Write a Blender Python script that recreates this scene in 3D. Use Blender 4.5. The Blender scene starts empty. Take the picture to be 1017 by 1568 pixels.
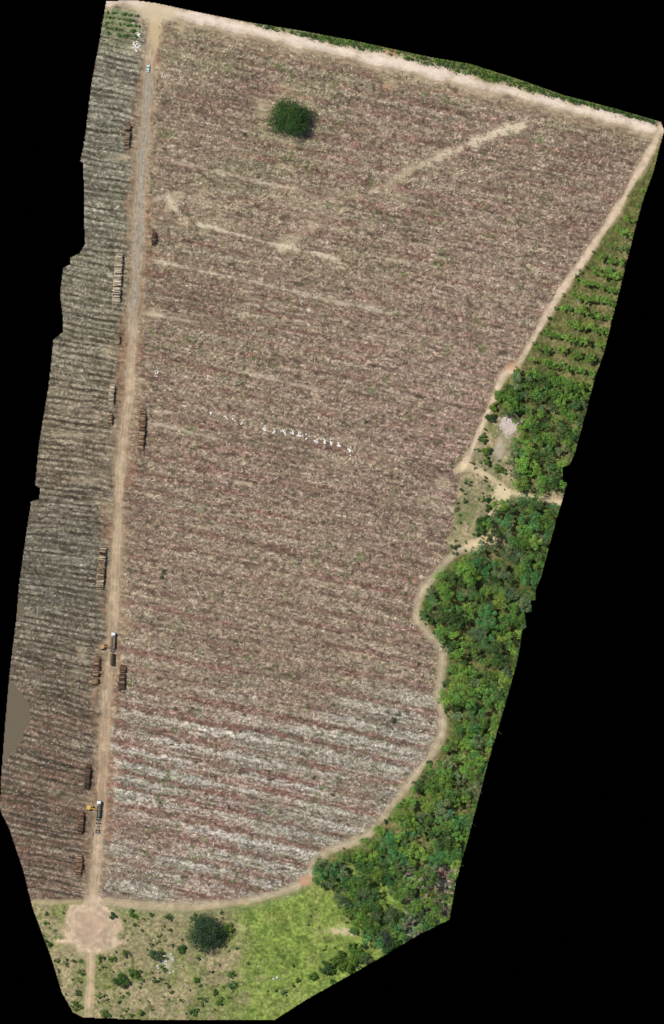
import bpy, math, random
import numpy as np
from mathutils import Vector
S=0.4
K=1.25
rng=np.random.default_rng(7)
random.seed(7)
def WX(x): return (np.asarray(x,float)-508.5)*S
def WY(y): return (784-np.asarray(y,float))*S
# ---------------------------------------------------------------- noise
TAB=rng.random((8,512,512)).astype(np.float32)
def vn(u,v,seed=0):
    t=TAB[seed%8]; ou=(seed*37)%512; ov=(seed*91)%512
    iu=np.floor(u).astype(np.int64); iv=np.floor(v).astype(np.int64)
    fu=(u-iu).astype(np.float32); fv=(v-iv).astype(np.float32)
    fu=fu*fu*(3-2*fu); fv=fv*fv*(3-2*fv)
    a=(iu+ou)%512; b=(iv+ov)%512; a1=(a+1)%512; b1=(b+1)%512
    return (t[a,b]*(1-fu)+t[a1,b]*fu)*(1-fv)+(t[a,b1]*(1-fu)+t[a1,b1]*fu)*fv
def fbm(u,v,seed=0,o=4):
    s=0;a=.5;n=0
    for i in range(o):
        s=s+a*vn(u*2**i,v*2**i,seed+i*3); n+=a; a*=.55
    return s/n
def ss(a,b,x):
    t=np.clip((x-a)/(b-a),0,1); return t*t*(3-2*t)
def pip(px,py,poly):
    px=np.asarray(px,float);py=np.asarray(py,float)
    ins=np.zeros(px.shape,bool); n=len(poly)
    for i in range(n):
        x1,y1=poly[i]; x2,y2=poly[(i+1)%n]
        if y1==y2: continue
        c=((y1>py)!=(y2>py))&(px<(x2-x1)*(py-y1)/(y2-y1)+x1)
        ins^=c
    return ins
def pdist(px,py,line):
    d=np.full(px.shape,1e9,dtype=np.float64)
    for (x1,y1),(x2,y2) in zip(line[:-1],line[1:]):
        dx,dy=x2-x1,y2-y1
        t=np.clip(((px-x1)*dx+(py-y1)*dy)/(dx*dx+dy*dy+1e-9),0,1)
        d=np.minimum(d,(px-x1-t*dx)**2+(py-y1-t*dy)**2)
    return np.sqrt(d)
def lin(c):
    c=np.asarray(c,float)/255.
    return np.where(c<=.04045,c/12.92,((c+.055)/1.055)**2.4)
def smoothline(pts,n=4):
    out=[]
    P=[pts[0]]+list(pts)+[pts[-1]]
    for i in range(1,len(P)-2):
        p0,p1,p2,p3=[np.array(q,float) for q in P[i-1:i+3]]
        for k in range(n):
            t=k/n
            out.append(tuple(.5*((2*p1)+(-p0+p2)*t+(2*p0-5*p1+4*p2-p3)*t*t+(-p0+3*p1-3*p2+p3)*t**3)))
    out.append(tuple(pts[-1])); return out
# ---------------------------------------------------------------- map data (survey plan)
OUT=[(163,2),(205,0),(240,5),(300,18),(380,34),(460,47),(540,62),(610,77),(660,88),(720,98),(790,120),(860,145),(940,166),(1012,187),(1017,200),(1010,225),(1001,262),(985,305),(970,360),(950,440),(937,490),(925,540),(912,575),(895,640),(880,695),(872,712),(861,715),(862,738),(868,739),(860,770),(855,785),(840,840),(828,885),(821,900),(820,918),(813,920),(814,937),(803,938),(806,960),(799,966),(797,985),(790,1020),(770,1090),(745,1175),(735,1215),(715,1290),(698,1350),(688,1408),(640,1432),(585,1465),(550,1485),(470,1530),(420,1562),(240,1562),(128,1558),(112,1550),(95,1520),(80,1470),(50,1390),(35,1330),(15,1270),(0,1240),(2,1190),(8,1110),(15,1030),(25,950),(30,890),(40,820),(48,768),(60,764),(62,748),(54,742),(60,680),(75,590),(82,520),(97,508),(97,490),(92,450),(97,410),(108,405),(108,395),(122,388),(130,375),(128,250),(123,247),(130,215),(140,130),(155,50)]
ROADL=smoothline([(237,20),(234,50),(228,110),(222,200),(214,300),(210,400),(204,490),(198,600),(188,680),(181,790),(176,900),(172,970),(163,1080),(158,1180),(152,1280),(145,1350),(142,1400)])
TOPR=smoothline([(150,0),(200,3),(240,12),(330,33),(480,68),(600,95),(720,124),(850,158),(940,180),(1030,206)])
RIGHT=smoothline([(1012,196),(1004,215),(985,250),(955,303),(928,347),(898,392),(870,430),(847,465),(825,505),(810,530),(793,558),(772,574),(760,600),(745,635),(726,680),(708,715)])
TRACK=smoothline([(757,826),(720,834),(692,850),(665,880),(645,908),(637,942),(653,968),(678,998),(672,1060),(678,1110),(665,1150),(640,1180),(600,1235),(560,1280),(510,1300),(483,1316),(470,1345),(440,1362),(380,1378),(300,1388),(220,1386),(160,1380)])
rly=[p[1] for p in ROADL]; rlx=[p[0] for p in ROADL]
def roadx(y): return np.interp(y,rly,rlx)
ex=[(190,1020),(200,1008),(245,987),(310,950),(350,925),(395,895),(430,870),(465,845),(505,825),(530,808),(560,790),(572,772),(600,760),(635,745),(680,725),(715,708),(760,700),(835,690),(855,683),(880,665),(910,645),(945,637),(970,655),(1000,678),(1060,672),(1110,678),(1150,665),(1180,640),(1235,600),(1280,560),(1300,510),(1320,480),(1400,470)]
def eastx(y): return np.interp(y,[a for a,b in ex],[b for a,b in ex])
bx=[(0,1378),(130,1378),(160,1380),(200,1387),(300,1388),(380,1378),(440,1362),(470,1346),(482,1318),(1000,1318)]
def boty(x): return np.interp(x,[a for a,b in bx],[b for a,b in bx])
def topy(x): return np.interp(x,[p[0] for p in TOPR],[p[1] for p in TOPR])
FOREST=[(735,850),(742,800),(760,772),(800,758),(825,765),(870,785),(850,900),(830,960),(700,1420),(640,1440),(590,1462),(566,1450),(545,1420),(530,1395),(516,1355),(484,1345),(480,1322),(520,1312),(565,1288),(602,1247),(637,1192),(678,1160),(690,1110),(684,1060),(690,1000),(668,968),(650,945),(656,905),(692,865)]
GROVE=[(795,582),(830,572),(925,600),(905,650),(862,748),(800,752),(783,735),(786,700),(790,650),(770,628),(765,600)]
OPEN=[(715,690),(760,640),(800,640),(790,720),(800,752),(870,755),(870,790),(800,765),(765,785),(750,820),(735,845),(695,850),(685,830),(700,760),(708,715)]
# ---------------------------------------------------------------- ground
step=1.25
xs=np.arange(-1,1019,step); ys=np.arange(-2,1567,step)
X,Y=np.meshgrid(xs,ys); NX=len(xs);NY=len(ys)
def mix(a,b,m):
    if m.ndim==2: m=m[...,None]
    return a*(1-m)+np.asarray(b,float)*m
def rowcoord(X,Y): return (Y-0.215*X)+(vn(X/260.,Y/260.,1)-.5)*8
r=rowcoord(X,Y); t=X
n_low=fbm(X/90,Y/90,2,4); n_mid=fbm(X/26,Y/26,3,4)
n2=vn(X/2.3,Y/2.3,6); n4=vn(t/5.5,r/3.2,12); n9=vn(t/9.,r/5.,25)
streak=fbm(t/75,r/2.8,4,3)            # long thin windrow lines
streak2=vn(t/7.,r/1.7,5)              # broken dashes along the rows
fine=rng.random(X.shape)
rw_=r+7*np.sin(r/61.)+4*np.sin(r/23.+1)
kk=np.floor(rw_/28.); ph=rw_/28.-kk     # 11 m windrow cycle
jit=(fbm(t/12,r/12,15,4)-.5)*.42+(n4-.5)*.12
php=(ph+jit)%1.
def cdist(a,c):
    d=np.abs(a-c); return np.minimum(d,1-d)
rowk=vn(t/140.,kk*3.7,16); rowj=vn(t/110.,kk*5.3+9,19)
bamp=(.30+.70*ss(.36,.62,fbm(X/110,Y/80,28,3)))*(.72+.28*ss(500,800,Y))
peak=ss(.20,.07,cdist(php,.25))*(.25+rowj)*bamp*(.55+.9*n9)      # pale heaped windrow
peak2=ss(.09,.03,cdist(php,.55))*(.2+.8*rowk)*bamp
trough=ss(.20,.08,cdist(php,.83))*ss(.1,.6,rowk+.12)*bamp*(.65+.7*n9)   # bare reddish inter-row
peak=np.clip(peak,0,1); trough=np.clip(trough,0,1)
fineb=np.sin(2*np.pi*rw_/7.)*.5+.5
tan=np.array([164,150,127.]);red=np.array([126,95,84.]);pink=np.array([154,126,116.]);mid=np.array([132,116,98.])
grn=np.array([126,122,94.]);dark=np.array([70,59,51.])
C=np.zeros(X.shape+(3,))+mid
C=mix(C,grn,ss(760,60,Y)*ss(.40,.6,n_low)*.6+ss(520,100,X)*ss(600,200,Y)*.25)
pk=np.exp(-((X-690)/120)**2-((Y-770)/220)**2)*.55+ss(350,850,X)*ss(100,300,Y)*ss(900,500,Y)*.30
C=mix(C,pink,np.clip(pk*(.5+n4)*1.1,0,1)*.7)
C=mix(C,np.array([114,97,83.]),ss(.48,.68,fbm(X/130,Y/80,7,4))*.5*ss(1120,1000,Y))
C=mix(C,tan,np.clip(peak*(.4+.8*streak)+peak2*.5,0,1)*.75)
C=mix(C,red,np.clip(trough*(.35+1.1*vn(t/20,r/9,17)),0,1)*.88)
rb=ss(.58,.72,fbm(t/80,r/6.,11,3))*ss(1080,800,Y)
C=mix(C,red,rb*.45)
w=ss(1045,1130,Y+(n_low-.5)*120+X*.02)*ss(0,1,ss(700,560,X)*.4+.75)
gg=ss(.42,.6,fbm(X/110,Y/60,18,3)+.14*np.exp(-((X-330)/160)**2-((Y-1190)/80)**2))
C=mix(C,np.array([130,127,112.]),w*.7*gg)
C=mix(C,np.array([134,107,97.]),w*(1-gg)*.5)
C=mix(C,np.array([118,88,78.]),w*np.clip(trough*1.2,0,1)*.85*ss(.2,.55,n4+.15))
C=mix(C,np.array([190,186,176.]),w*np.clip(peak*(.5+.8*streak2)+peak2*.5+ss(.56,.72,streak)*.3,0,1)*.8)
C=mix(C,np.array([190,178,156.]),ss(.56,.72,streak)*ss(.3,.7,streak2)*.45)
C=mix(C,dark,ss(.46,.30,streak)*ss(.75,.3,streak2)*.46*(1-.5*peak))
C=mix(C,dark,ss(.42,.14,streak2)*.40*ss(.2,.7,fineb+(n4-.5)*.8)*(1-.4*peak))
C=mix(C,np.array([70,60,52.]),ss(.30,.12,n9)*ss(.5,.3,n4)*.45)
C=mix(C,np.array([208,198,178.]),(fine>.93)*.45*ss(.35,.6,n4))
C=mix(C,dark,(fine<.11)*.5)
gsp=ss(.66,.75,fbm(X/9,Y/9,13,3))*ss(.4,.6,fbm(X/60,Y/60,14))
C=mix(C,np.array([88,100,60.]),gsp*.55)
C=C*(.80+.42*n2)[...,None]*(.86+.30*n4)[...,None]*(.93+.14*fine)[...,None]*1.02
PALE=np.clip(peak*.9+peak2*.4+ss(.5,.7,streak)*.3+.12,0,1)*(1-.8*trough)
H=.26*(streak2-.5)+.26*(n2-.5)+.12*(fine-.5)+.34*peak*(.4+streak2)-.15*trough+.22*(streak-.5)+.25*(n9-.5)
def blob(cx,cy,rx,ry=None,rot=0):
    ry=ry or rx
    m=max(rx,ry)*2.2
    j0,j1=np.searchsorted(xs,[cx-m,cx+m]); i0,i1=np.searchsorted(ys,[cy-m,cy+m])
    o=np.zeros(X.shape); sl=(slice(i0,i1),slice(j0,j1))
    dx=X[sl]-cx;dy=Y[sl]-cy
    a=math.radians(rot); u=dx*math.cos(a)+dy*math.sin(a); v=-dx*math.sin(a)+dy*math.cos(a)
    d=np.sqrt((u/rx)**2+(v/ry)**2)+(n_mid[sl]-.5)*2.2+(n2[sl]-.5)*.7
    o[sl]=ss(1.05,.45,d); return o
palec=np.array([196,180,150.])
for cx,cy,rx,ry,am in [(265,310,14,26,.75),(283,338,16,8,.8),(245,402,22,7,.9),(440,382,22,9,.7),(490,345,18,10,.6),(520,300,40,14,.4),(245,480,14,7,.6),
    (347,592,12,8,.7),(365,738,18,5,.7),(250,520,8,6,.6),(330,330,40,30,.3),(460,310,50,30,.3),(600,300,30,10,.5),(560,345,18,9,.4),(430,255,18,6,.6),
    (240,630,12,6,.8),(640,660,14,8,.5),(680,740,14,10,.5),(252,115,8,5,.6),(590,520,60,6,.3),(600,130,9,7,.6),(250,880,10,8,.4),(655,765,14,12,.5),(280,80,22,10,.4),(520,80,30,8,.4),(900,300,20,14,.3),(405,160,12,8,.6),(478,158,12,10,.7)]:
    C=mix(C,palec,blob(cx,cy,rx,ry,rot=12)*am*(.35+.9*streak2))
dt=np.hypot(X-443,Y-178)+(n_mid-.5)*36
C=mix(C,np.array([180,164,130.]),ss(50,40,dt)*ss(22,34,dt)*.5*(.1+streak2)*(.4+.6*ss(.4,.6,vn(X/22,Y/22,5))))
d=pdist(X,Y,[(803,188),(760,203),(705,226),(648,252)])+(n_mid-.5)*24+(n2-.5)*7+(streak2-.5)*9
C=mix(C,np.array([214,198,170.]),ss(9,1,d)*.9*(.7+.3*ss(640,760,X)))
d=pdist(X,Y,[(650,250),(560,300),(490,345),(430,380)])+(n_mid-.5)*40+(n2-.5)*9
C=mix(C,palec,ss(10,0,d)*.6)
for ln,wd,am in [([(300,342),(400,368),(520,398)],4,.85),([(230,310),(255,298),(275,330)],6,.7),([(225,395),(262,405),(330,420)],5,.8),([(225,628),(262,632)],4,.7),([(225,645),(330,672)],3,.5),([(218,478),(250,484),(300,494)],4,.6),([(280,405),(420,440),(600,480)],3,.55),([(232,240),(330,262),(450,290)],3,.5),([(330,560),(500,600)],3,.5),([(480,160),(560,250),(600,300)],3,.3)]:
    d=pdist(X,Y,ln)+(n_mid-.5)*10+(n2-.5)*4
    C=mix(C,np.array([206,194,168.]),ss(wd,0,d)*am)
# ---- west strip
rx_=roadx(Y)
rw=(Y-0.19*X)+(vn(X/160.,Y/160.,21)-.5)*16+(vn(X/30.,Y/30.,22)-.5)*3.5
fw=np.sin(2*np.pi*rw/9.)*.5+.5
wk=vn(X/45.,np.floor(rw/9.)*2.3,20)
s3=fbm(X/40,rw/2.3,22,3); dots=vn(X/2.6,rw/2.6,23)
yk=[0,120,250,400,560,660,760,860,1000,1100,1250,1380]
ck=np.array([(150,147,130),(142,139,122),(138,135,118),(134,130,112),(132,125,105),(140,126,104),(130,117,99),(114,110,97),(116,107,92),(116,102,87),(117,100,86),(124,106,92)],float)
yq=Y+(n_low-.5)*160
Wc=np.stack([np.interp(yq,yk,ck[:,i]) for i in range(3)],-1)
Wc=mix(Wc,np.array([62,57,49.]),ss(.62,.25,fw+(s3-.5)*2.1+(n_mid-.5)*.8)*(.2+.7*wk))
Wc=mix(Wc,np.array([186,177,156.]),np.clip(ss(.50,.8,dots)*ss(.45,.75,fw+(s3-.5)*1.4)*(.3+.7*wk)*.8+ss(.57,.7,s3)*.35,0,1)*.8)
Wc=mix(Wc,np.array([96,98,70.]),ss(.6,.75,fbm(X/14,Y/14,24,3))*.3)
Wc=mix(Wc,np.array([66,57,49.]),(fine<.12)*.5)
Wc=mix(Wc,np.array([64,56,48.]),ss(.30,.10,n9)*.35)
Wc=mix(Wc,np.array([122,92,77.]),ss(950,1150,Y)*ss(.5,.65,fbm(X/40,rw/5,26,3))*.5)
Wc=Wc*(.76+.46*n2)[...,None]*(.84+.30*n4)[...,None]
for cx,cy,rx,ry,am in [(180,243,16,7,.8),(125,735,30,8,.6),(110,665,26,5,.6),(150,770,14,16,.35),(125,1000,12,24,.6),(120,1030,14,8,.4),(160,560,8,20,.4),(135,520,6,4,.5),(165,535,10,10,.5),(160,830,16,10,.4),(148,640,8,10,.5),(195,75,18,16,.5),(110,1225,14,6,.3)]:
    Wc=mix(Wc,np.array([186,170,140.]),blob(cx,cy,rx,ry)*am*(.3+.9*streak2))
mw=ss(4,-4,X-rx_+8)
C=mix(C,Wc,mw)
H=H*(1-mw)+mw*(.30*(fw-.5)*wk+.30*(n2-.5)+.12*(fine-.5)+.2*(s3-.5)+.2*(n9-.5))
PALE=PALE*(1-mw)+mw*(ss(.4,.9,fw)*.3+wk*.3)
# ---- disturbed margins along the haul road
da=np.abs(X-rx_)
marg=ss(24,8,da+(n_mid-.5)*46+(n2-.5)*10)*(Y<1360)
C=mix(C,np.array([156,136,109.])*(.75+.5*n4)[...,None],marg*.6)
C=mix(C,np.array([134,98,78.])*(.75+.5*n4)[...,None],ss(.52,.66,fbm(X/12,Y/45,31,3))*ss(30,14,da)*.5*(Y<1360))
# ---- east side floors
me=ss(-3,3,X-eastx(Y)+(n2-.5)*4)*(Y>190)*(Y<1325)
Ef=np.zeros(C.shape)+np.array([100,100,60.])
Ef=mix(Ef,np.array([138,126,90.]),ss(.45,.7,n_mid)*.7)
Ef=mix(Ef,np.array([68,82,38.]),ss(.5,.7,fbm(X/8,Y/8,33,3))*.6)
Ef=Ef*(.75+.5*n2)[...,None]
C=mix(C,Ef,me)
mo=pip(X+(n_mid-.5)*14,Y+(n2-.5)*6,OPEN)*1.
Of=mix(np.zeros(C.shape)+np.array([130,124,94.]),np.array([160,145,114.]),ss(.4,.7,n_mid)); Of=mix(Of,np.array([98,112,62.]),ss(.5,.68,fbm(X/15,Y/15,35,3))*.6)
C=mix(C,Of*(.8+.4*n2)[...,None],mo)
# ---- south pasture
by=boty(X)
ms=ss(-2,4,Y-by+(n2-.5)*3)*(X<620)
Pf=np.zeros(C.shape)+np.array([140,132,98.])
n5=fbm(X/34,Y/34,41,4)
green=ss(310,420,X+(n5-.5)*150)
Pf=mix(Pf,np.array([118,124,74.]),ss(.43,.56,n5)*.7*(1-green))
Pf=mix(Pf,np.array([118,136,66.]),green)
Pf=mix(Pf,np.array([134,150,74.]),green*ss(.4,.62,fbm(X/18,Y/18,42,4))*.6)
Pf=mix(Pf,np.array([146,144,92.]),green*ss(.55,.7,fbm(X/22,Y/22,47,3))*.4)
Pf=mix(Pf,np.array([92,112,50.]),green*ss(.5,.66,fbm(X/12,Y/12,45,3))*.45)
Pf=mix(Pf,np.array([166,150,118.]),(1-green)*ss(.5,.7,fbm(X/20,Y/20,43,3))*.6)
Pf=mix(Pf,np.array([80,96,44.]),ss(.6,.7,fbm(X/7,Y/7,44,3))*.5)
Pf=Pf*(.80+.40*n2)[...,None]*(.9+.2*n4)[...,None]
C=mix(C,Pf,ms)
H=H*(1-.5*ms)
C=mix(C,np.array([122,130,88.])*(.8+.4*n2)[...,None],ss(12,4,np.abs(Y-(by+10)))*ms*ss(60,200,X)*.4)
C=mix(C,np.array([205,184,152.]),blob(516,1426,24,11)*.9)
C=mix(C,np.array([205,196,180.]),blob(255,1478,13,16)*.5)
C=mix(C,np.array([206,188,182.]),blob(778,650,14,18)*.9)
C=mix(C,np.array([186,175,160.]),blob(765,685,9,26)*.7)
cg=pip(X,Y,[(150,12),(216,14),(216,50),(205,75),(150,90)])*ss(100,10,Y)
C=mix(C,np.array([112,122,76.]),cg*ss(.4,.6,n_mid+.1)*.7)
# ---- top verge
tpy=topy(X)
mt=ss(2,-4,Y-(tpy-4))
C=mix(C,np.array([96,104,56.])*(np.ones(C.shape))*(.75+.5*n2)[...,None],mt)
C=mix(C,np.array([176,116,78.]),blob(600,82,15,5)*.8)
C=mix(C,np.array([176,130,96.]),blob(594,133,5,6)*.5)
vg=ss(34,12,np.abs(Y-tpy-6)+(n_mid-.5)*26)*(Y>tpy)*(X>245)
C=mix(C,np.array([158,140,112.])*(.8+.4*n4)[...,None],vg*.45)
# ---- roads
def road(line,w,col,edge=2.2,am=1.,rut=.07,rs=50):
    global C,H
    lx=[p[0] for p in line];ly=[p[1] for p in line];m_=w*1.5+14
    j0,j1=np.searchsorted(xs,[min(lx)-m_,max(lx)+m_]); i0,i1=np.searchsorted(ys,[min(ly)-m_,max(ly)+m_])
    sl=(slice(i0,i1),slice(j0,j1)); x=X[sl];y=Y[sl]
    wob=(fbm(x/30,y/30,rs,3)-.5)*w*.8+(n2[sl]-.5)*2.6+(vn(x/7,y/7,rs+1)-.5)*w*.18
    d=pdist(x,y,line)+wob
    m=ss(w/2+edge,w/2-edge*.6,d)*am
    tone=1+(fbm(x/9,y/9,rs+3,3)-.5)*.30+(fine[sl]-.5)*.08
    tone=tone-rut*np.exp(-((d-w*.27)/(w*.11))**2)
    C[sl]=mix(C[sl],np.asarray(col,float)[None,None]*tone[...,None],m)
    H[sl]=H[sl]*(1-m*.85)-m*.08
    D=np.full(X.shape,99.); D[sl]=d
    return D
road(TOPR,27,(184,165,138),4,.7)
dT=road(TOPR,15,(214,194,173),2.5)
C=mix(C,np.array([226,212,196.]),ss(4.5,1.5,np.abs(dT+(n_mid-.5)*5))*.5)
C=mix(C,np.array([150,132,110.])*np.ones(3),ss(1.6,.4,np.abs(dT-7.2))*.4*ss(.4,.6,n_mid))
road(RIGHT,13,(178,155,128),3,.6); road(RIGHT,8,(204,183,157),2)
road(TRACK,15,(156,143,116),4,.55); road(TRACK,8.5,(186,170,142),2.2,.85,.16)
road(ROADL,20,(158,139,113),4,.6)
dl=road(ROADL,11.5,(188,166,138),2.5,.95,.13)
grey=ss(88,125,Y)*ss(540,450,Y)
C=mix(C,np.array([142,134,120.])*np.ones(C.shape)*(.84+.32*n2)[...,None],grey*ss(6.5,3.8,dl)*.8)
C=mix(C,np.array([180,168,146.]),grey*ss(1.6,.4,np.abs(dl-1))*.45)
C=mix(C,np.array([138,112,92.]),ss(920,960,Y)*ss(1300,1240,Y)*ss(7,1,dl)*.5*ss(.35,.6,n_mid))
C=mix(C,np.array([192,170,134.]),ss(15,6,np.abs(X-238)+np.abs(Y-42)*.18+(n2-.5)*3)*ss(20,30,Y)*ss(120,60,Y)*.9)
C=mix(C,np.array([202,184,154.]),ss(24,10,np.hypot((X-240)*.5,Y-18)+(n2-.5)*4)*.85)
C=mix(C,np.array([184,166,128.]),blob(275,42,26,7,rot=14)*.7)
L3=(208,188,152)
road([(700,720),(712,712),(735,722),(764,740),(776,753),(762,775),(750,792)],8,L3,3,.85)
road([(770,752),(800,756),(835,765),(862,770)],7,L3,3,.8)
road([(720,836),(745,828),(772,822)],12,L3,4,.9)
road([(742,826),(757,806),(762,800)],9,(205,180,140),3,.85)
C=mix(C,np.array([212,194,158.]),blob(765,758,15,22)*.9)
C=mix(C,np.array([200,168,128.]),blob(765,832,9,14)*.8)
C=mix(C,np.array([194,150,114.]),blob(785,562,14,8)*.6)
C=mix(C,np.array([190,144,112.]),blob(470,1348,12,8)*.7)
road([(50,1382),(100,1381),(140,1378),(200,1384),(300,1391),(380,1381)],5,(176,158,124),2,.7)
road([(142,1390),(141,1420),(139,1470),(138,1520),(135,1562)],10,(188,166,134),2.5,.95,.14)
ang=np.arctan2(Y-1422,X-140)
rad=np.hypot(X-140,Y-1420)-9*vn(ang*3+20,ang*0,3)+(n2-.5)*7+(n_mid-.5)*20
mc=ss(42,33,rad)
mc=np.maximum(mc,ss(5,2,np.abs(Y-1441+(n2-.5)*6+(n_mid-.5)*8))*ss(62,50,np.abs(X-140)))
mc=np.maximum(mc,ss(18,9,np.abs(X-142)+(n2-.5)*4)*ss(1350,1385,Y)*ss(1410,1400,Y))
cc=np.array([194,171,144.])*np.ones(C.shape)*(.80+.40*fbm(X/8,Y/8,61,3))[...,None]
cc=mix(cc,np.array([174,144,122.]),ss(26,6,rad)*.45)
cc=cc*(1-.10*np.exp(-((rad-28)/2.5)**2)-.07*np.exp(-((rad-20)/2)**2))[...,None]
C=mix(C,cc,mc); H=H*(1-mc*.85)
mb=(pip(X,Y,[(10,1040),(22,1046),(46,1078),(47,1105),(38,1118),(34,1135),(16,1155),(5,1172),(0,1172),(5,1040)])|pip(X,Y,[(24,918),(34,922),(40,938),(34,948),(20,952)])|pip(X,Y,[(145,92),(150,92),(148,110),(143,110)]))*1.
C=mix(C,np.array([108,98,82.]),mb); H=H*(1-mb)
C=np.clip(C,8,245)
A=lin(C)/K
GZ=H*.9
def make_mesh(name,V,F,col=None,mat=None,smooth=False,nper=4,parent=None):
    me=bpy.data.meshes.new(name)
    V=np.ascontiguousarray(V,dtype=np.float32).reshape(-1,3); F=np.ascontiguousarray(F,dtype=np.int32).reshape(-1,nper)
    me.vertices.add(len(V)); me.vertices.foreach_set('co',V.ravel())
    me.loops.add(F.size); me.loops.foreach_set('vertex_index',F.ravel())
    me.polygons.add(len(F)); me.polygons.foreach_set('loop_start',np.arange(0,F.size,nper,dtype=np.int32))
    me.polygons.foreach_set('loop_total',np.full(len(F),nper,dtype=np.int32))
    if smooth: me.polygons.foreach_set('use_smooth',np.ones(len(F),bool))
    me.update(calc_edges=True)
    if col is not None:
        a=me.color_attributes.new('Col','FLOAT_COLOR','POINT')
        c=np.ones((len(V),4),np.float32); c[:,:3]=np.asarray(col).reshape(-1,3); a.data.foreach_set('color',c.ravel())
    if mat: me.materials.append(mat)
    ob=bpy.data.objects.new(name,me); bpy.context.scene.collection.objects.link(ob)
    if parent: ob.parent=parent
    return ob
# ---------------------------------------------------------------- materials
def newmat(name):
    m=bpy.data.materials.new(name); m.use_nodes=True
    nt=m.node_tree; b=nt.nodes['Principled BSDF']; b.inputs['Specular IOR Level'].default_value=.15
    b.inputs['Roughness'].default_value=.9
    return m,nt,b
def attrmat(name,scale,lo,hi,bump=0,spec=.1,rough=.95,transl=0):
    m,nt,b=newmat(name)
    at=nt.nodes.new('ShaderNodeAttribute'); at.attribute_name='Col'
    tc=nt.nodes.new('ShaderNodeTexCoord')
    nz=nt.nodes.new('ShaderNodeTexNoise'); nz.inputs['Scale'].default_value=scale; nz.inputs['Detail'].default_value=5
    nt.links.new(tc.outputs['Object'],nz.inputs['Vector'])
    mr=nt.nodes.new('ShaderNodeMapRange'); mr.inputs['From Min'].default_value=.3; mr.inputs['From Max'].default_value=.7
    mr.inputs['To Min'].default_value=lo; mr.inputs['To Max'].default_value=hi
    nt.links.new(nz.outputs['Fac'],mr.inputs['Value'])
    vm=nt.nodes.new('ShaderNodeVectorMath'); vm.operation='SCALE'
    nt.links.new(at.outputs['Color'],vm.inputs[0]); nt.links.new(mr.outputs['Result'],vm.inputs['Scale'])
    nt.links.new(vm.outputs['Vector'],b.inputs['Base Color'])
    b.inputs['Roughness'].default_value=rough; b.inputs['Specular IOR Level'].default_value=spec
    if bump:
        bp=nt.nodes.new('ShaderNodeBump'); bp.inputs['Strength'].default_value=bump; bp.inputs['Distance'].default_value=.2
        nt.links.new(nz.outputs['Fac'],bp.inputs['Height']); nt.links.new(bp.outputs['Normal'],b.inputs['Normal'])
    if transl:
        tr=nt.nodes.new('ShaderNodeBsdfTranslucent'); nt.links.new(vm.outputs['Vector'],tr.inputs['Color'])
        mx=nt.nodes.new('ShaderNodeMixShader'); mx.inputs['Fac'].default_value=transl
        out=nt.nodes['Material Output']
        nt.links.new(b.outputs[0],mx.inputs[1]); nt.links.new(tr.outputs[0],mx.inputs[2]); nt.links.new(mx.outputs[0],out.inputs['Surface'])
    return m
def flatmat(name,c,rough=.6,var=.15,metal=0,scale=3,spec=.3):
    m,nt,b=newmat(name)
    tc=nt.nodes.new('ShaderNodeTexCoord')
    nz=nt.nodes.new('ShaderNodeTexNoise'); nz.inputs['Scale'].default_value=scale; nz.inputs['Detail'].default_value=4
    nt.links.new(tc.outputs['Object'],nz.inputs['Vector'])
    rp=nt.nodes.new('ShaderNodeValToRGB')
    rp.color_ramp.elements[0].position=.3; rp.color_ramp.elements[1].position=.7
    rp.color_ramp.elements[0].color=(*[v*(1-var) for v in c],1); rp.color_ramp.elements[1].color=(*[min(1,v*(1+var)) for v in c],1)
    nt.links.new(nz.outputs['Fac'],rp.inputs['Fac']); nt.links.new(rp.outputs['Color'],b.inputs['Base Color'])
    b.inputs['Roughness'].default_value=rough; b.inputs['Metallic'].default_value=metal; b.inputs['Specular IOR Level'].default_value=spec
    return m
M_ground=attrmat('soil_and_stubble',2.2,.80,1.2,.6,.03)
M_leaf=attrmat('foliage',.8,.8,1.2,0,.12,.75,.3)
M_bark=flatmat('bark',(.11,.085,.06),.95,.3)
M_slash=attrmat('dead_wood',3,.8,1.2,0,.05)
M_log=attrmat('log_wood',2,.75,1.25,0,.05)
M_white=flatmat('white_paint',(.62,.65,.64),.4,.08)
M_teal=flatmat('pale_blue_paint',(.42,.56,.58),.35,.05)
M_glass=flatmat('dark_glass',(.02,.025,.03),.1,.1,0,2,.6)
M_rub=flatmat('tyre_rubber',(.025,.025,.025),.9,.2)
M_steel=flatmat('painted_steel',(.10,.10,.105),.6,.3)
M_grey=flatmat('grey_steel',(.32,.33,.33),.5,.2)
M_yel=flatmat('machine_yellow',(.50,.32,.07),.5,.15)
M_org=flatmat('machine_orange',(.38,.20,.08),.5,.15)
M_bag=flatmat('white_woven_bag',(.72,.70,.67),.8,.1)
M_rock=flatmat('pale_rock',(.45,.41,.37),.95,.25)
m,nt,b=newmat('black_backdrop'); b.inputs['Base Color'].default_value=(0,0,0,1); b.inputs['Specular IOR Level'].default_value=0; b.inputs['Roughness'].default_value=1
M_black=m
make_mesh('background',[(-6000,-6000,-1.2),(6000,-6000,-1.2),(6000,6000,-1.2),(-6000,6000,-1.2)],[[0,1,2,3]],None,M_black)
V=np.stack([WX(X),WY(Y),GZ],-1).reshape(-1,3)
idx=np.arange(NX*NY).reshape(NY,NX)
cin=pip((X[:-1,:-1]+step/2),(Y[:-1,:-1]+step/2),OUT)
F=np.stack([idx[1:,:-1],idx[1:,1:],idx[:-1,1:],idx[:-1,:-1]],-1)[cin]
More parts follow.
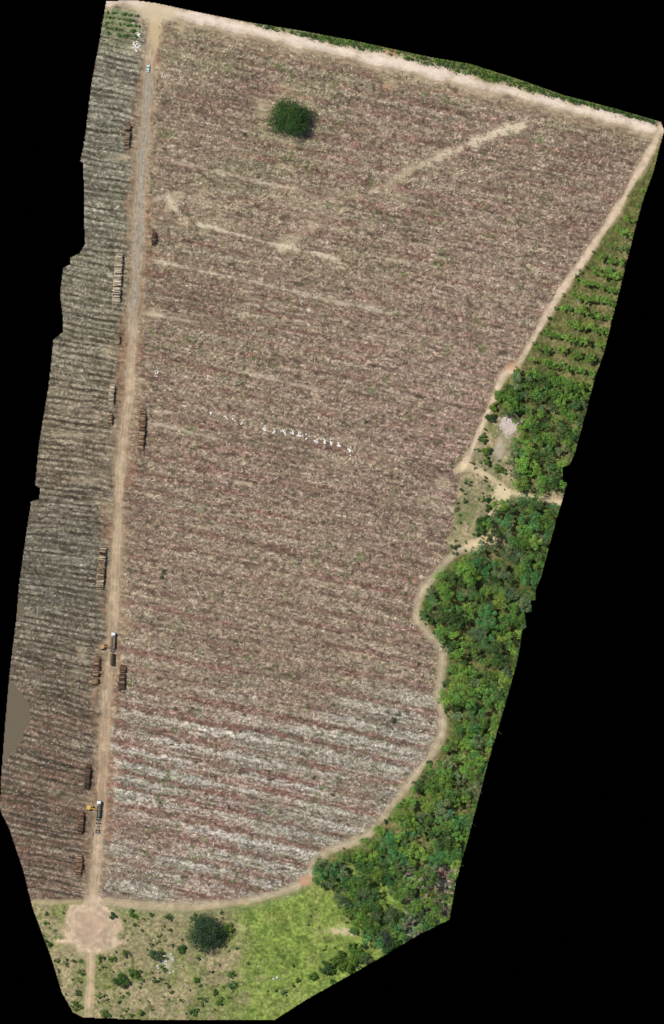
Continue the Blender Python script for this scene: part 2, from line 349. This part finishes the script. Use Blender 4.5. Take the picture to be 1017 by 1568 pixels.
used=np.zeros(NX*NY,bool); used[F.ravel()]=True
remap=np.cumsum(used)-1
make_mesh('ground',V[used],remap[F],A.reshape(-1,3)[used],M_ground,True)
def gi(x,y):
    return np.clip(((np.asarray(y)+2)/step).astype(int),0,NY-1),np.clip(((np.asarray(x)+1)/step).astype(int),0,NX-1)
# ---------------------------------------------------------------- slash
N=200000
sx=rng.uniform(0,1010,N); sy=rng.uniform(30,1385,N)
ok=pip(sx,sy,OUT)&(sx<eastx(sy)-6)&(sy<boty(sx)-4)&(np.abs(sx-roadx(sy))>9)&(sy>topy(sx)+14)
ok&=~pip(sx,sy,[(0,1035),(22,1046),(46,1078),(47,1105),(38,1118),(34,1135),(16,1155),(0,1172)])
ok&=(rng.random(N)<.06+.8*PALE[gi(sx,sy)])
sx=sx[ok];sy=sy[ok];N=len(sx)
L=rng.uniform(.5,2.2,N)*.5; Wd=rng.uniform(.06,.20,N)
th=rng.normal(math.radians(-12),.8,N)
z=GZ[gi(sx,sy)]+rng.uniform(.05,.35,N)
cx=WX(sx);cy=WY(sy)
ux,uy=np.cos(th),np.sin(th); til=rng.normal(0,.14,N)
P=np.zeros((N,6,3))
for k,(a,b_,h) in enumerate([(-1,-1,-.1),(1,-1,-.1),(1,0,.06),(-1,0,.06),(-1,1,-.1),(1,1,-.1)]):
    P[:,k,0]=cx+ux*L*a-uy*Wd*b_; P[:,k,1]=cy+uy*L*a+ux*Wd*b_; P[:,k,2]=z+h+til*a
base=np.arange(N)[:,None]*6
F=np.concatenate([base+np.array([0,1,2,3]),base+np.array([3,2,5,4])])
pal=np.array([(196,182,157),(170,152,128),(122,103,86),(140,110,94),(80,67,55),(210,200,184)],float)
ci=rng.choice(6,N,p=[.20,.22,.20,.12,.18,.08])
wh=(sy>1080+rng.normal(0,40,N))&(sx>roadx(sy))&(rng.random(N)<.45)
cc=pal[ci]; cc[wh]=(200,197,189)
west=sx<roadx(sy); cc[west]=cc[west]*np.array([.88,.88,.86])
cc=lin(cc*rng.uniform(.85,1.1,(N,1)))/K
make_mesh('logging_slash',P,F,np.repeat(cc[:,None],6,1),M_slash)
# ---------------------------------------------------------------- foliage
def tube(p0,p1,r0,r1,n=6):
    p0=np.array(p0,float);p1=np.array(p1,float); d=p1-p0; d/=np.linalg.norm(d)+1e-9
    a=np.cross(d,[0.3,.9,.1]); a/=np.linalg.norm(a); b=np.cross(d,a)
    an=np.arange(n)/n*2*np.pi
    ring=np.cos(an)[:,None]*a+np.sin(an)[:,None]*b
    V=np.concatenate([p0+ring*r0,p1+ring*r1]); i=np.arange(n); j=(i+1)%n
    return V,np.stack([i,j,j+n,i+n],-1)
class Acc:
    def __init__(s): s.V=[];s.F=[];s.C=[];s.n=0
    def add(s,V,F,C=None):
        s.V.append(V);s.F.append(np.asarray(F)+s.n);s.n+=len(V)
        if C is not None: s.C.append(C)
    def build(s,name,mat,parent=None,smooth=False):
        if not s.V: return None
        return make_mesh(name,np.concatenate(s.V),np.concatenate(s.F),np.concatenate(s.C) if s.C else None,mat,smooth,4,parent)
def crown(acc,tr,x,y,R,top,nl,leaf,col,clumps=20,base=0.,flat=.55,limbs=3,spread=.82,asp=None):
    cx,cy=float(WX(x)),float(WY(y)); hz=R*flat*1.1; zc=max(base+.1,top-hz)
    rr=np.sqrt(rng.random(clumps))*spread*R; aa=rng.uniform(0,2*np.pi,clumps)
    asp=asp or rng.uniform(.82,1.2)
    qx=rr*np.cos(aa)*asp; qy=rr*np.sin(aa)/asp
    qz=zc+hz*np.sqrt(np.clip(1-(rr/R)**2,0,1))*rng.uniform(.55,1.08,clumps)
    cr=R*rng.uniform(.20,.36,clumps)
    br=rng.uniform(.74,1.3,clumps); hue=rng.normal(0,.06,clumps)
    k=rng.integers(0,clumps,nl)
    d=rng.normal(size=(nl,3)); d[:,2]=np.abs(d[:,2])*.9-.25; d/=np.linalg.norm(d,axis=1)[:,None]
    rad=cr[k]*rng.uniform(.55,1.08,nl)
    P=np.stack([qx[k]+d[:,0]*rad,qy[k]+d[:,1]*rad,qz[k]+d[:,2]*rad*.75],-1)
    nrm=d*.8+rng.normal(size=(nl,3))*.45; nrm[:,2]+=.35; nrm/=np.linalg.norm(nrm,axis=1)[:,None]
    t=np.cross(nrm,rng.normal(size=(nl,3))); t/=np.linalg.norm(t,axis=1)[:,None]; bt=np.cross(nrm,t)
    sz=leaf*rng.uniform(.6,1.35,nl)
    Q=np.stack([P-t*sz[:,None]*.9,P-bt*sz[:,None]*.45,P+t*sz[:,None]*.9,P+bt*sz[:,None]*.45],1)
    Q[:,:,2]=np.maximum(Q[:,:,2],.03)
    Q+=np.array([cx,cy,0])
    g=pip(P[:,0]/S+x,y-P[:,1]/S,OUT)
    c=np.asarray(col)[None]*(br[k]*rng.uniform(.8,1.2,nl))[:,None]; c=c*np.stack([1+hue[k]*2,np.ones(nl),1-hue[k]],-1)
    Q=Q[g];c=c[g];n=len(Q)
    if n: acc.add(Q.reshape(-1,3),np.arange(n*4).reshape(-1,4),np.repeat(c,4,0))
    if tr is not None and pip(x,y,OUT):
        V,F=tube((cx,cy,-.2),(cx,cy,zc+hz*.3),max(.08,R*.06),max(.04,R*.03)); tr.add(V,F)
        for i in range(min(limbs,clumps)):
            V,F=tube((cx,cy,zc*.6),(cx+qx[i]*.9,cy+qy[i]*.9,qz[i]),R*.03,R*.012,5); tr.add(V,F)
def empty(name,loc=(0,0,0),rz=0):
    e=bpy.data.objects.new(name,None); e.location=loc; e.rotation_euler=(0,0,rz); bpy.context.scene.collection.objects.link(e); return e
G=np.array([(.135,.255,.048),(.108,.215,.050),(.175,.31,.055),(.085,.155,.045),(.150,.215,.095),(.205,.315,.06),(.095,.235,.072)])
def grove(name,poly,dmin,Rr,topr,nl,leaf,maxn=4000,pcol=None):
    a=Acc();t=Acc();pts=[]
    xs_=[p[0] for p in poly];ys_=[p[1] for p in poly]
    px=rng.uniform(min(xs_),max(xs_),maxn);py=rng.uniform(min(ys_),max(ys_),maxn)
    g=pip(px,py,poly); px=px[g];py=py[g]
    Rm=np.mean(Rr)
    for x,y in zip(px,py):
        R=Rr[0]+(Rr[1]-Rr[0])*rng.random()**1.5
        if pts:
            q=np.array(pts)
            if (((q[:,0]-x)**2+(q[:,1]-y)**2)<(dmin*(R+q[:,2])/2/Rm)**2).any(): continue
        pts.append((x,y,R))
        tint=fbm(np.array(x/90.),np.array(y/90.),9,2)
        i=rng.choice(len(G),p=pcol)
        c=G[i]*rng.uniform(.70,1.25)*(.75+.5*tint)
        crown(a,t,x,y,R,rng.uniform(*topr)*(.6+.4*R/Rr[1]),int(nl*(R/Rm)**2),leaf*rng.uniform(.8,1.15),c,clumps=int(rng.integers(14,26)))
    e=empty(name); a.build('canopy',M_leaf,e); t.build('trunks',M_bark,e)
grove('forest',FOREST,14.5,(3.0,8.2),(9,14),1100,.50,4500,[.2,.16,.14,.16,.13,.09,.12])
grove('woodland',GROVE,12.5,(2.8,5.4),(6,10),720,.46,1800,[.15,.2,.12,.23,.15,.1,.05])
a=Acc();t=Acc()
for k in range(0,26):
    r0=60+k*22.5
    x=780.
    while x<1010:
        x+=rng.uniform(6,9.5)
        y=r0+.215*x+rng.normal(0,1.5)
        e0=float(eastx(y))
        if x<e0+13+(6 if y<500 else 0) or not pip(x,y,OUT): continue
        if y>592+(x-800)*.25 or y<262: continue
        if y<335 and rng.random()<.45: continue
        if rng.random()<.07: continue
        R=rng.uniform(2.0,3.2)*(.8 if x-e0<24 else 1)
        crown(a,t,x,y,R,rng.uniform(5,8),int(400*(R/2.8)**2),.42,G[rng.choice([0,2,5,2])]*rng.uniform(.85,1.2),clumps=12)
e=empty('tree_plantation'); a.build('canopy',M_leaf,e); t.build('trunks',M_bark,e)
a=Acc();t=Acc()
for x in np.arange(395,1000,3.6):
    y0=float(topy(x)); yo=float(np.interp(x,[240,460,610,720,860,1012],[5,47,77,98,145,187]))
    if 585<x<618 and rng.random()<.8: continue
    if x<450 and rng.random()<.5: continue
    if y0-8-yo<1.5: continue
    for q in range(2):
        crown(a,t if q==0 else None,x+rng.uniform(-2,2),rng.uniform(yo,y0-9.5),rng.uniform(1.,2.1),rng.uniform(1.5,2.8),100,.33,G[rng.choice([0,1,2,3])]*rng.uniform(.55,.95),clumps=6,limbs=2)
e=empty('roadside_hedge'); a.build('foliage',M_leaf,e); t.build('stems',M_bark,e)
a=Acc();t=Acc()
def shrub(x,y,R,h=None,c=None,lf=.32):
    crown(a,t,x,y,R,h or R*1.2,int(90*max(1,R)**2),lf,(G[rng.choice(len(G))]*.68 if c is None else np.array(c))*rng.uniform(.75,1.15),clumps=max(5,int(R*4)),limbs=2)
n=0
while n<200:
    x=rng.uniform(50,560);y=rng.uniform(1392,1558)
    if not pip(x,y,OUT) or y<boty(x)+10: continue
    if math.hypot(x-140,y-1420)<48 or abs(x-138)<11: continue
    dens=.9 if x<360 else .12
    if x>500 and y>1445: dens=1
    if vn(np.array(x/40.),np.array(y/40.),3)<.45: dens*=.3
    if rng.random()>dens: continue
    shrub(x,y,rng.uniform(.5,1.7) if rng.random()<.86 else rng.uniform(1.8,2.9)); n+=1
for x,y,R in [(240,1462,4.5),(185,1500,5),(205,1492,3.4),(350,1420,3.5),(278,1452,3.),(172,1402,2.6),(120,1520,2.2),(70,1445,3.4),(66,1460,2.8),(540,1450,3.2),
              (520,1470,5.6),(500,1482,4.6),(535,1478,5.),(548,1462,4.6),(480,1495,3),(560,1468,4.2),(435,1520,2),(300,1500,2.4),(330,1520,2.2),(455,1500,1.8),
              (745,690,3.6),(748,706,3.2),(762,716,3),(752,640,3.4),(757,622,3.2),(745,764,2.6),(742,800,5),(735,812,4),(752,792,3.8),(748,778,2.4),(770,722,2.2),(740,672,2.8),(720,740,1.5),(788,612,5),(775,600,4.4),(797,595,4.6),(810,590,4),(792,625,4),
              (500,1335,5),(520,1330,5.5),(490,1328,3.6)]:
    shrub(x,y,R,R*.9,None,.42)
for i in range(80):
    y=rng.uniform(380,1300); x=float(eastx(y))+rng.uniform(6,16)
    shrub(x,y,rng.uniform(.8,1.9))
for i in range(55):
    x=rng.uniform(690,790);y=rng.uniform(690,845)
    if pip(x,y,OPEN): shrub(x,y,rng.uniform(.5,1.5))
for i in range(70):
    k=rng.integers(0,5); x=rng.uniform(162,214); y=18+k*8+.12*(x-160)
    shrub(x,y,rng.uniform(.6,1.2),c=(.09,.20,.04))
e=empty('shrubs'); a.build('foliage',M_leaf,e); t.build('stems',M_bark,e)
a=Acc()
for i in range(1300):
    x=rng.uniform(40,950);y=rng.uniform(60,1370) if i<900 else rng.uniform(1090,1300)
    if i>=900: x=rng.uniform(170,600)
    if not pip(x,y,OUT) or x>eastx(y)-10 or abs(x-roadx(y))<10 or y>boty(x)-6: continue
    if vn(np.array(x/45.),np.array(y/45.),6)<.5 and rng.random()<.75: continue
    crown(a,None,x,y,rng.uniform(.3,.85),.5,26,.22,np.array((.10,.13,.055))*rng.uniform(.7,1.15),clumps=5)
for x,y,R in [(603,1100,3.2),(612,1094,2.),(250,877,2.6),(246,884,1.8),(375,205,1.4),(560,645,1.2),(660,1105,1.6),(640,1015,1.6),(268,1085,1.5),(410,1182,1.8),(262,1140,1.4),(245,1232,2.),(510,1215,1.6),(300,1165,1.7),(430,1245,1.2),(700,780,2.),(460,860,1.4),(375,1095,1.3),(330,1190,1.6),(480,1190,1.5),(350,1235,1.4)]:
    crown(a,None,x,y,R,1.0,int(45*R*R),.28,np.array((.085,.10,.05)),clumps=12)
a.build('regrowth_weeds',M_leaf)
def solo(name,x,y,R,top,col,nl=5200):
    a=Acc();t=Acc()
    crown(a,t,x,y,R,top,nl,.5,col,clumps=70,limbs=14,base=1.5,flat=.62,spread=.88,asp=1.02)
    crown(a,None,x,y,R*.75,top*1.05,int(nl*.4),.5,np.array(col)*1.1,clumps=26,asp=.98)
    e=empty(name); a.build('crown',M_leaf,e); t.build('trunk_and_limbs',M_bark,e)
solo('shade_tree',443,181,12.2,12,(.050,.105,.030),7500)
solo('shade_tree',315,1428,11.4,10,(.048,.088,.042),6500)
solo('shade_tree',590,1437,6.5,10,(.07,.09,.055),1800)
# ---------------------------------------------------------------- log piles
def logpile(x,y,length,width,rz,cols,h=2.6,name='log_pile'):
    Ac=Acc(); L=length*S; Wd=width*S
    lay=0; z=.17; gaps=[rng.uniform(-L/2,L/2) for _ in range(int(L/9))]
    while z<h:
        inset=lay*.28
        yy=-L/2+inset
        while yy<L/2-inset:
            rr=rng.uniform(.13,.26); yy+=rr
            gap=any(abs(yy-g_)<.15+.08*lay for g_ in gaps)
            if rng.random()<.94 and not gap:
                hl=Wd/2*rng.uniform(.78,1.1); dy=rng.normal(0,.16); off=rng.normal(0,.3)
                nn=7
                p0=(off-hl,yy-dy,z+rng.normal(0,.05));p1=(off+hl,yy+dy,z+rng.normal(0,.05))
                V,F=tube(p0,p1,rr,rr*.88,nn)
                c=lin(np.array(cols[rng.integers(len(cols))],float)*rng.uniform(.75,1.15))/K
                Ac.add(V,F,np.repeat(c[None],len(V),0))
                ec=lin(np.array((200,164,124.))*rng.uniform(.8,1.05))/K
                for off_,fl in ((0,1),(nn,0)):
                    q=V[off_:off_+nn]
                    Fq=np.array([[0,1,2,3],[0,3,4,5]])
                    Ac.add(q.copy(),Fq if fl==0 else Fq[:,::-1],np.repeat(ec[None],len(q),0))
            yy+=rr*1.02
        lay+=1; z+=.30
    ob=Ac.build(name,M_log)
    ob.location=(float(WX(x)),float(WY(y)),.05); ob.rotation_euler=(0,0,rz)
pl=[(220,208,186),(200,186,160),(168,150,126),(112,96,78)]
br=[(146,108,88),(118,88,72),(168,136,112),(90,70,58)]
mx_=[(156,132,108),(124,104,84),(186,166,138),(84,70,58)]
dk=[(88,74,62),(66,57,49),(118,100,82)]
R5=math.radians(-4)
for x,y,l,w,cs in [(180,426,78,11,pl),(195,208,42,7,dk+mx_),(236,366,22,5,dk),(180,520,20,6,mx_),(171,605,34,7,pl),(169,642,22,5,mx_),(217,658,64,9,br+mx_),(155,870,66,10,mx_+pl),(147,1027,46,8,br+mx_),(187,1038,40,8,br+dk),(134,1190,38,7,dk),(124,1260,36,7,br+dk),(121,1325,34,8,br+mx_)]:
    logpile(x,y,l,w,R5,cs)
# ---------------------------------------------------------------- machines
import bmesh
def box(name,c,s,mat,par,bev=.06,taper=None,rot=None):
    bm=bmesh.new(); bmesh.ops.create_cube(bm,size=1)
    for v in bm.verts:
        tz=v.co.z>0
        v.co.x*=s[0];v.co.y*=s[1];v.co.z*=s[2]
        if taper and tz: v.co.x*=taper[0]; v.co.y*=taper[1]; v.co.y+=taper[2] if len(taper)>2 else 0
    if bev: bmesh.ops.bevel(bm,geom=bm.edges[:],offset=bev,segments=2,affect='EDGES')
    me=bpy.data.meshes.new(name); bm.to_mesh(me); bm.free(); me.materials.append(mat)
    ob=bpy.data.objects.new(name,me); bpy.context.scene.collection.objects.link(ob); ob.location=c; ob.parent=par
    if rot: ob.rotation_euler=rot
    return ob
def cyl(name,c,r,d,mat,par,axis='X',seg=16):
    bm=bmesh.new(); bmesh.ops.create_cone(bm,cap_ends=True,segments=seg,radius1=r,radius2=r,depth=d)
    me=bpy.data.meshes.new(name); bm.to_mesh(me); bm.free(); me.materials.append(mat)
    ob=bpy.data.objects.new(name,me); bpy.context.scene.collection.objects.link(ob); ob.location=c; ob.parent=par
    ob.rotation_euler={'X':(0,math.pi/2,0),'Y':(math.pi/2,0,0),'Z':(0,0,0)}[axis]; return ob
def logs_bundle(par,y0,y1,n,zb,cols,w=1.15):
    Ac=Acc()
    for i in range(n):
        rr=rng.uniform(.12,.19); xx=rng.uniform(-w,w); z=zb+rng.uniform(0,1.3)*(1-.3*abs(xx))
        V,F=tube((xx,y0+rng.uniform(0,.3),z),(xx+rng.normal(0,.04),y1-rng.uniform(0,.3),z),rr,rr*.85,7)
        c=lin(np.array(cols[rng.integers(len(cols))],float)*rng.uniform(.8,1.1))/K
        Ac.add(V,F,np.repeat(c[None],len(V),0))
        Ac.add(V[:7].copy(),[[3,2,1,0],[5,4,3,0]],np.repeat(lin(np.array((214,170,120.)))[None]/K,7,0))
    Ac.build('logs',M_log,par)
def truck(x,y,rz,loads,cols):
    e=empty('logging_truck',(float(WX(x)),float(WY(y)),.0),rz)
    box('cab',(0,9.3,1.95),(2.5,2.1,2.5),M_white,e,.14,(.94,.88,-.08))
    box('cab_roof_deflector',(0,8.9,3.35),(2.0,1.0,.35),M_white,e,.1,(.9,.6,-.1))
    box('windscreen',(0,10.3,2.5),(2.1,.1,.9),M_glass,e,.02,None,(-.12,0,0))
    box('bumper',(0,10.45,.75),(2.5,.3,.5),M_steel,e,.05)
    for sx_ in (-1,1):
        box('side_window',(sx_*1.22,9.5,2.5),(.06,1.0,.7),M_glass,e,.01)
        box('mirror',(sx_*1.45,10.2,2.4),(.2,.12,.6),M_steel,e,.02)
        box('fuel_tank',(sx_*.95,6.6,.9),(.6,1.4,.6),M_grey,e,.1)
        box('chassis_rail',(sx_*.42,3.9,1.0),(.14,11.6,.28),M_steel,e,.02)
        box('trailer_rail',(sx_*.42,-6,1.1),(.14,8.2,.28),M_steel,e,.02)
    box('headboard',(0,7.75,2.3),(2.4,.15,2.0),M_grey,e,.02)
    box('drawbar',(0,-1.9,.95),(.2,1.2,.15),M_steel,e,.02)
    for ya in (9.2,5.1,3.9,.2,-1.1,-3.2,-7.6,-8.9):
        cyl('axle',(0,ya,.52),.08,2.2,M_steel,e)
        for sx_ in (-1,1): cyl('wheel',(sx_*1.0,ya,.52),.52,.5,M_rub,e,'X',20)
    for yb in (6.9,4.6,2.4,-.6,-2.9,-4.9,-7.2,-9.5):
        box('bolster',(0,yb,1.32),(2.5,.2,.24),M_grey,e,.02)
        for sx_ in (-1,1): box('stake',(sx_*1.2,yb,2.3),(.1,.12,2.0),M_grey,e,.01)
    for (a_,b_,n) in loads: logs_bundle(e,a_,b_,n,1.55,cols)
truck(172.5,994,math.radians(-3),[(.2,7.4,46),(-9.8,-2.6,60)],mx_+dk)
truck(150.5,1252,math.radians(-3),[(.2,7.4,50)],[(120,122,108),(150,146,130),(96,92,80)])
def loader(x,y,rz,reach,m):
    e=empty('log_loader_excavator',(float(WX(x)),float(WY(y)),.0),rz)
    for sy_ in (-1,1):
        box('track',(0,sy_*1.15,.5),(3.9,.6,.9),M_rub,e,.35)
        box('track_frame',(0,sy_*1.15,.5),(2.6,.66,.4),M_steel,e,.05)
    cyl('turntable',(0,0,1.05),.8,.35,M_steel,e,'Z')
    box('engine_house',(-.9,0,1.85),(2.4,2.6,1.3),m,e,.15)
    box('counterweight',(-2.2,0,1.7),(.6,2.5,1.1),M_steel,e,.2)
    box('operator_cab',(.9,.85,2.1),(1.5,.95,1.8),m,e,.1,(.85,.9))
    box('cab_glass',(1.68,.85,2.3),(.06,.8,1.1),M_glass,e,.01,None,(0,-.1,0))
    box('cab_roof_glass',(.8,.85,3.03),(.7,.6,.05),M_glass,e,.01)
    box('exhaust',(-1.4,-.8,2.7),(.15,.15,.6),M_steel,e,.03)
    box('boom',(2.1,-.25,3.3),(3.8,.42,.55),m,e,.08,None,(0,-.6,0))
    box('stick',(4.7,-.25,3.7),(3.0,.35,.42),m,e,.06,None,(0,.55,0))
    cyl('boom_ram',(1.8,-.25,2.7),.09,2.2,M_grey,e,'X')
    box('grapple_head',(5.9,-.25,2.7),(.5,.5,.5),M_steel,e,.06)
    for s_ in (-1,1):
        box('grapple_claw',(5.9+s_*.5,-.25,2.2),(.16,.8,1.1),M_steel,e,.04,None,(0,s_*.5,0))
loader(159,990,math.radians(12),0,M_org)
loader(138,1237,math.radians(-10),0,M_yel)
def car(x,y,rz,paint,name='parked_car'):
    e=empty(name,(float(WX(x)),float(WY(y)),0),rz)
    prof=[(-2.2,.35),(-2.25,.85),(-2.0,1.0),(-1.3,1.02),(1.0,.98),(2.0,.82),(2.2,.65),(2.2,.35)]
    def extr(nm,prof,hw,tw,mat,zsplit):
        bm=bmesh.new()
        a_=[bm.verts.new((-(tw if z>zsplit else hw),y_,z)) for y_,z in prof]; b_=[bm.verts.new(((tw if z>zsplit else hw),y_,z)) for y_,z in prof]
        n=len(prof)
        for i in range(n): bm.faces.new((a_[i],a_[(i+1)%n],b_[(i+1)%n],b_[i]))
        bm.faces.new(a_[::-1]); bm.faces.new(b_); bmesh.ops.recalc_face_normals(bm,faces=bm.faces[:])
        bmesh.ops.bevel(bm,geom=bm.edges[:],offset=.05,segments=2,affect='EDGES')
        me=bpy.data.meshes.new(nm); bm.to_mesh(me); bm.free(); me.materials.append(mat)
        o=bpy.data.objects.new(nm,me); bpy.context.scene.collection.objects.link(o); o.parent=e
    extr('body',prof,.9,.84,paint,.9)
    extr('greenhouse',[(-1.75,.95),(-1.2,1.42),(.35,1.42),(1.05,.95)],.8,.64,M_glass,1.2)
    box('roof',(0,-.42,1.45),(1.3,1.6,.06),paint,e,.02)
    for sx_ in (-1,1):
        for yy in (-1.35,1.4): cyl('wheel',(sx_*.82,yy,.32),.32,.22,M_rub,e,'X',18)
        box('headlight',(sx_*.6,2.2,.68),(.35,.06,.14),M_bag,e,.01)
car(227,105,math.radians(-3),M_teal)
def bags(x,y,n,sp,rz=0,name='white_bag_pile'):
    bm=bmesh.new()
    for i in range(n):
        m0=bmesh.ops.create_cube(bm,size=1)['verts']
        px=rng.normal(0,sp[0]);py=rng.normal(0,sp[1]);a_=rng.uniform(0,3.1);h=rng.uniform(.2,.5)
        for v in m0:
            q=v.co.copy(); q.x*=.95*(1-.15*(q.z>0));q.y*=.6*(1-.15*(q.z>0));q.z*=h
            v.co=Vector((q.x*math.cos(a_)-q.y*math.sin(a_)+px,q.x*math.sin(a_)+q.y*math.cos(a_)+py,q.z+h/2+rng.uniform(0,.3)))
    bmesh.ops.bevel(bm,geom=bm.edges[:],offset=.06,segments=2,affect='EDGES')
    me=bpy.data.meshes.new(name); bm.to_mesh(me); bm.free(); me.materials.append(M_bag)
    o=bpy.data.objects.new(name,me); bpy.context.scene.collection.objects.link(o); o.location=(float(WX(x)),float(WY(y)),.05); o.rotation_euler=(0,0,rz)
for x,y,n in [(322,632,4),(345,638,4),(357,642,4),(369,645,4),(405,657,11),(421,660,7),(435,662,10),(447,664,11),(459,666,11),(470,670,6),(484,674,10),(497,677,11),(508,679,10),(520,682,11),(536,687,12)]:
    bags(x+rng.uniform(-1,1),y+rng.uniform(-1,1),n,(.6,1.0),.25)
for x,y,n,sp in [(208,71,26,(1.0,1.6)),(211,54,14,(.8,1.)),(250,116,4,(1.,.6)),(240,570,6,(.7,1.2))]:
    bags(x,y,n,sp)
def rocks(name,pts):
    bm=bmesh.new()
    for x,y,r_ in pts:
        m0=bmesh.ops.create_icosphere(bm,subdivisions=2,radius=r_)['verts']
        for v in m0:
            v.co*=rng.uniform(.78,1.15); v.co.z*=.6; v.co+=Vector((float(WX(x)),float(WY(y)),r_*.25))
    me=bpy.data.meshes.new(name); bm.to_mesh(me); bm.free(); me.materials.append(M_rock)
    bpy.context.scene.collection.objects.link(bpy.data.objects.new(name,me))
rocks('boulders',[(rng.normal(258,8),rng.normal(1476,9),rng.uniform(.3,.9)) for _ in range(26)]+[(425,1497,.9),(419,1499,.7),(395,1480,.5),(350,1470,.5),(370,1507,.5),(483,1446,.5),(236,1440,.6)]+[(rng.normal(778,7),rng.normal(650,9),rng.uniform(.3,.8)) for _ in range(18)])
# ---------------------------------------------------------------- light, camera
sc=bpy.context.scene
w=bpy.data.worlds.new("World"); sc.world=w; w.use_nodes=True
nt=w.node_tree; bg=nt.nodes['Background']; sky=nt.nodes.new('ShaderNodeTexSky'); sky.sky_type='NISHITA'; sky.sun_disc=False
el=math.radians(57); dx,dy=-.85,.5
sky.sun_elevation=el; sky.sun_rotation=math.atan2(dx,dy)
nt.links.new(sky.outputs[0],bg.inputs[0]); bg.inputs[1].default_value=.075
ld=bpy.data.lights.new('sun','SUN'); ld.energy=4.9; ld.angle=math.radians(.5); ld.color=(1,.965,.91)
lo=bpy.data.objects.new('sun',ld); sc.collection.objects.link(lo)
hn=math.hypot(dx,dy); sv=Vector((dx/hn*math.cos(el),dy/hn*math.cos(el),math.sin(el)))
lo.rotation_euler=(-sv).to_track_quat('-Z','Y').to_euler(); lo.location=sv*300
cd=bpy.data.cameras.new('survey_camera'); cam=bpy.data.objects.new('survey_camera',cd); sc.collection.objects.link(cam)
cd.type='ORTHO'; cd.sensor_fit='VERTICAL'; cd.ortho_scale=1568*S; cam.location=(0,0,400); cd.clip_end=20000
sc.camera=cam
sc.view_settings.view_transform='Standard'; sc.view_settings.look='None'; sc.view_settings.exposure=0
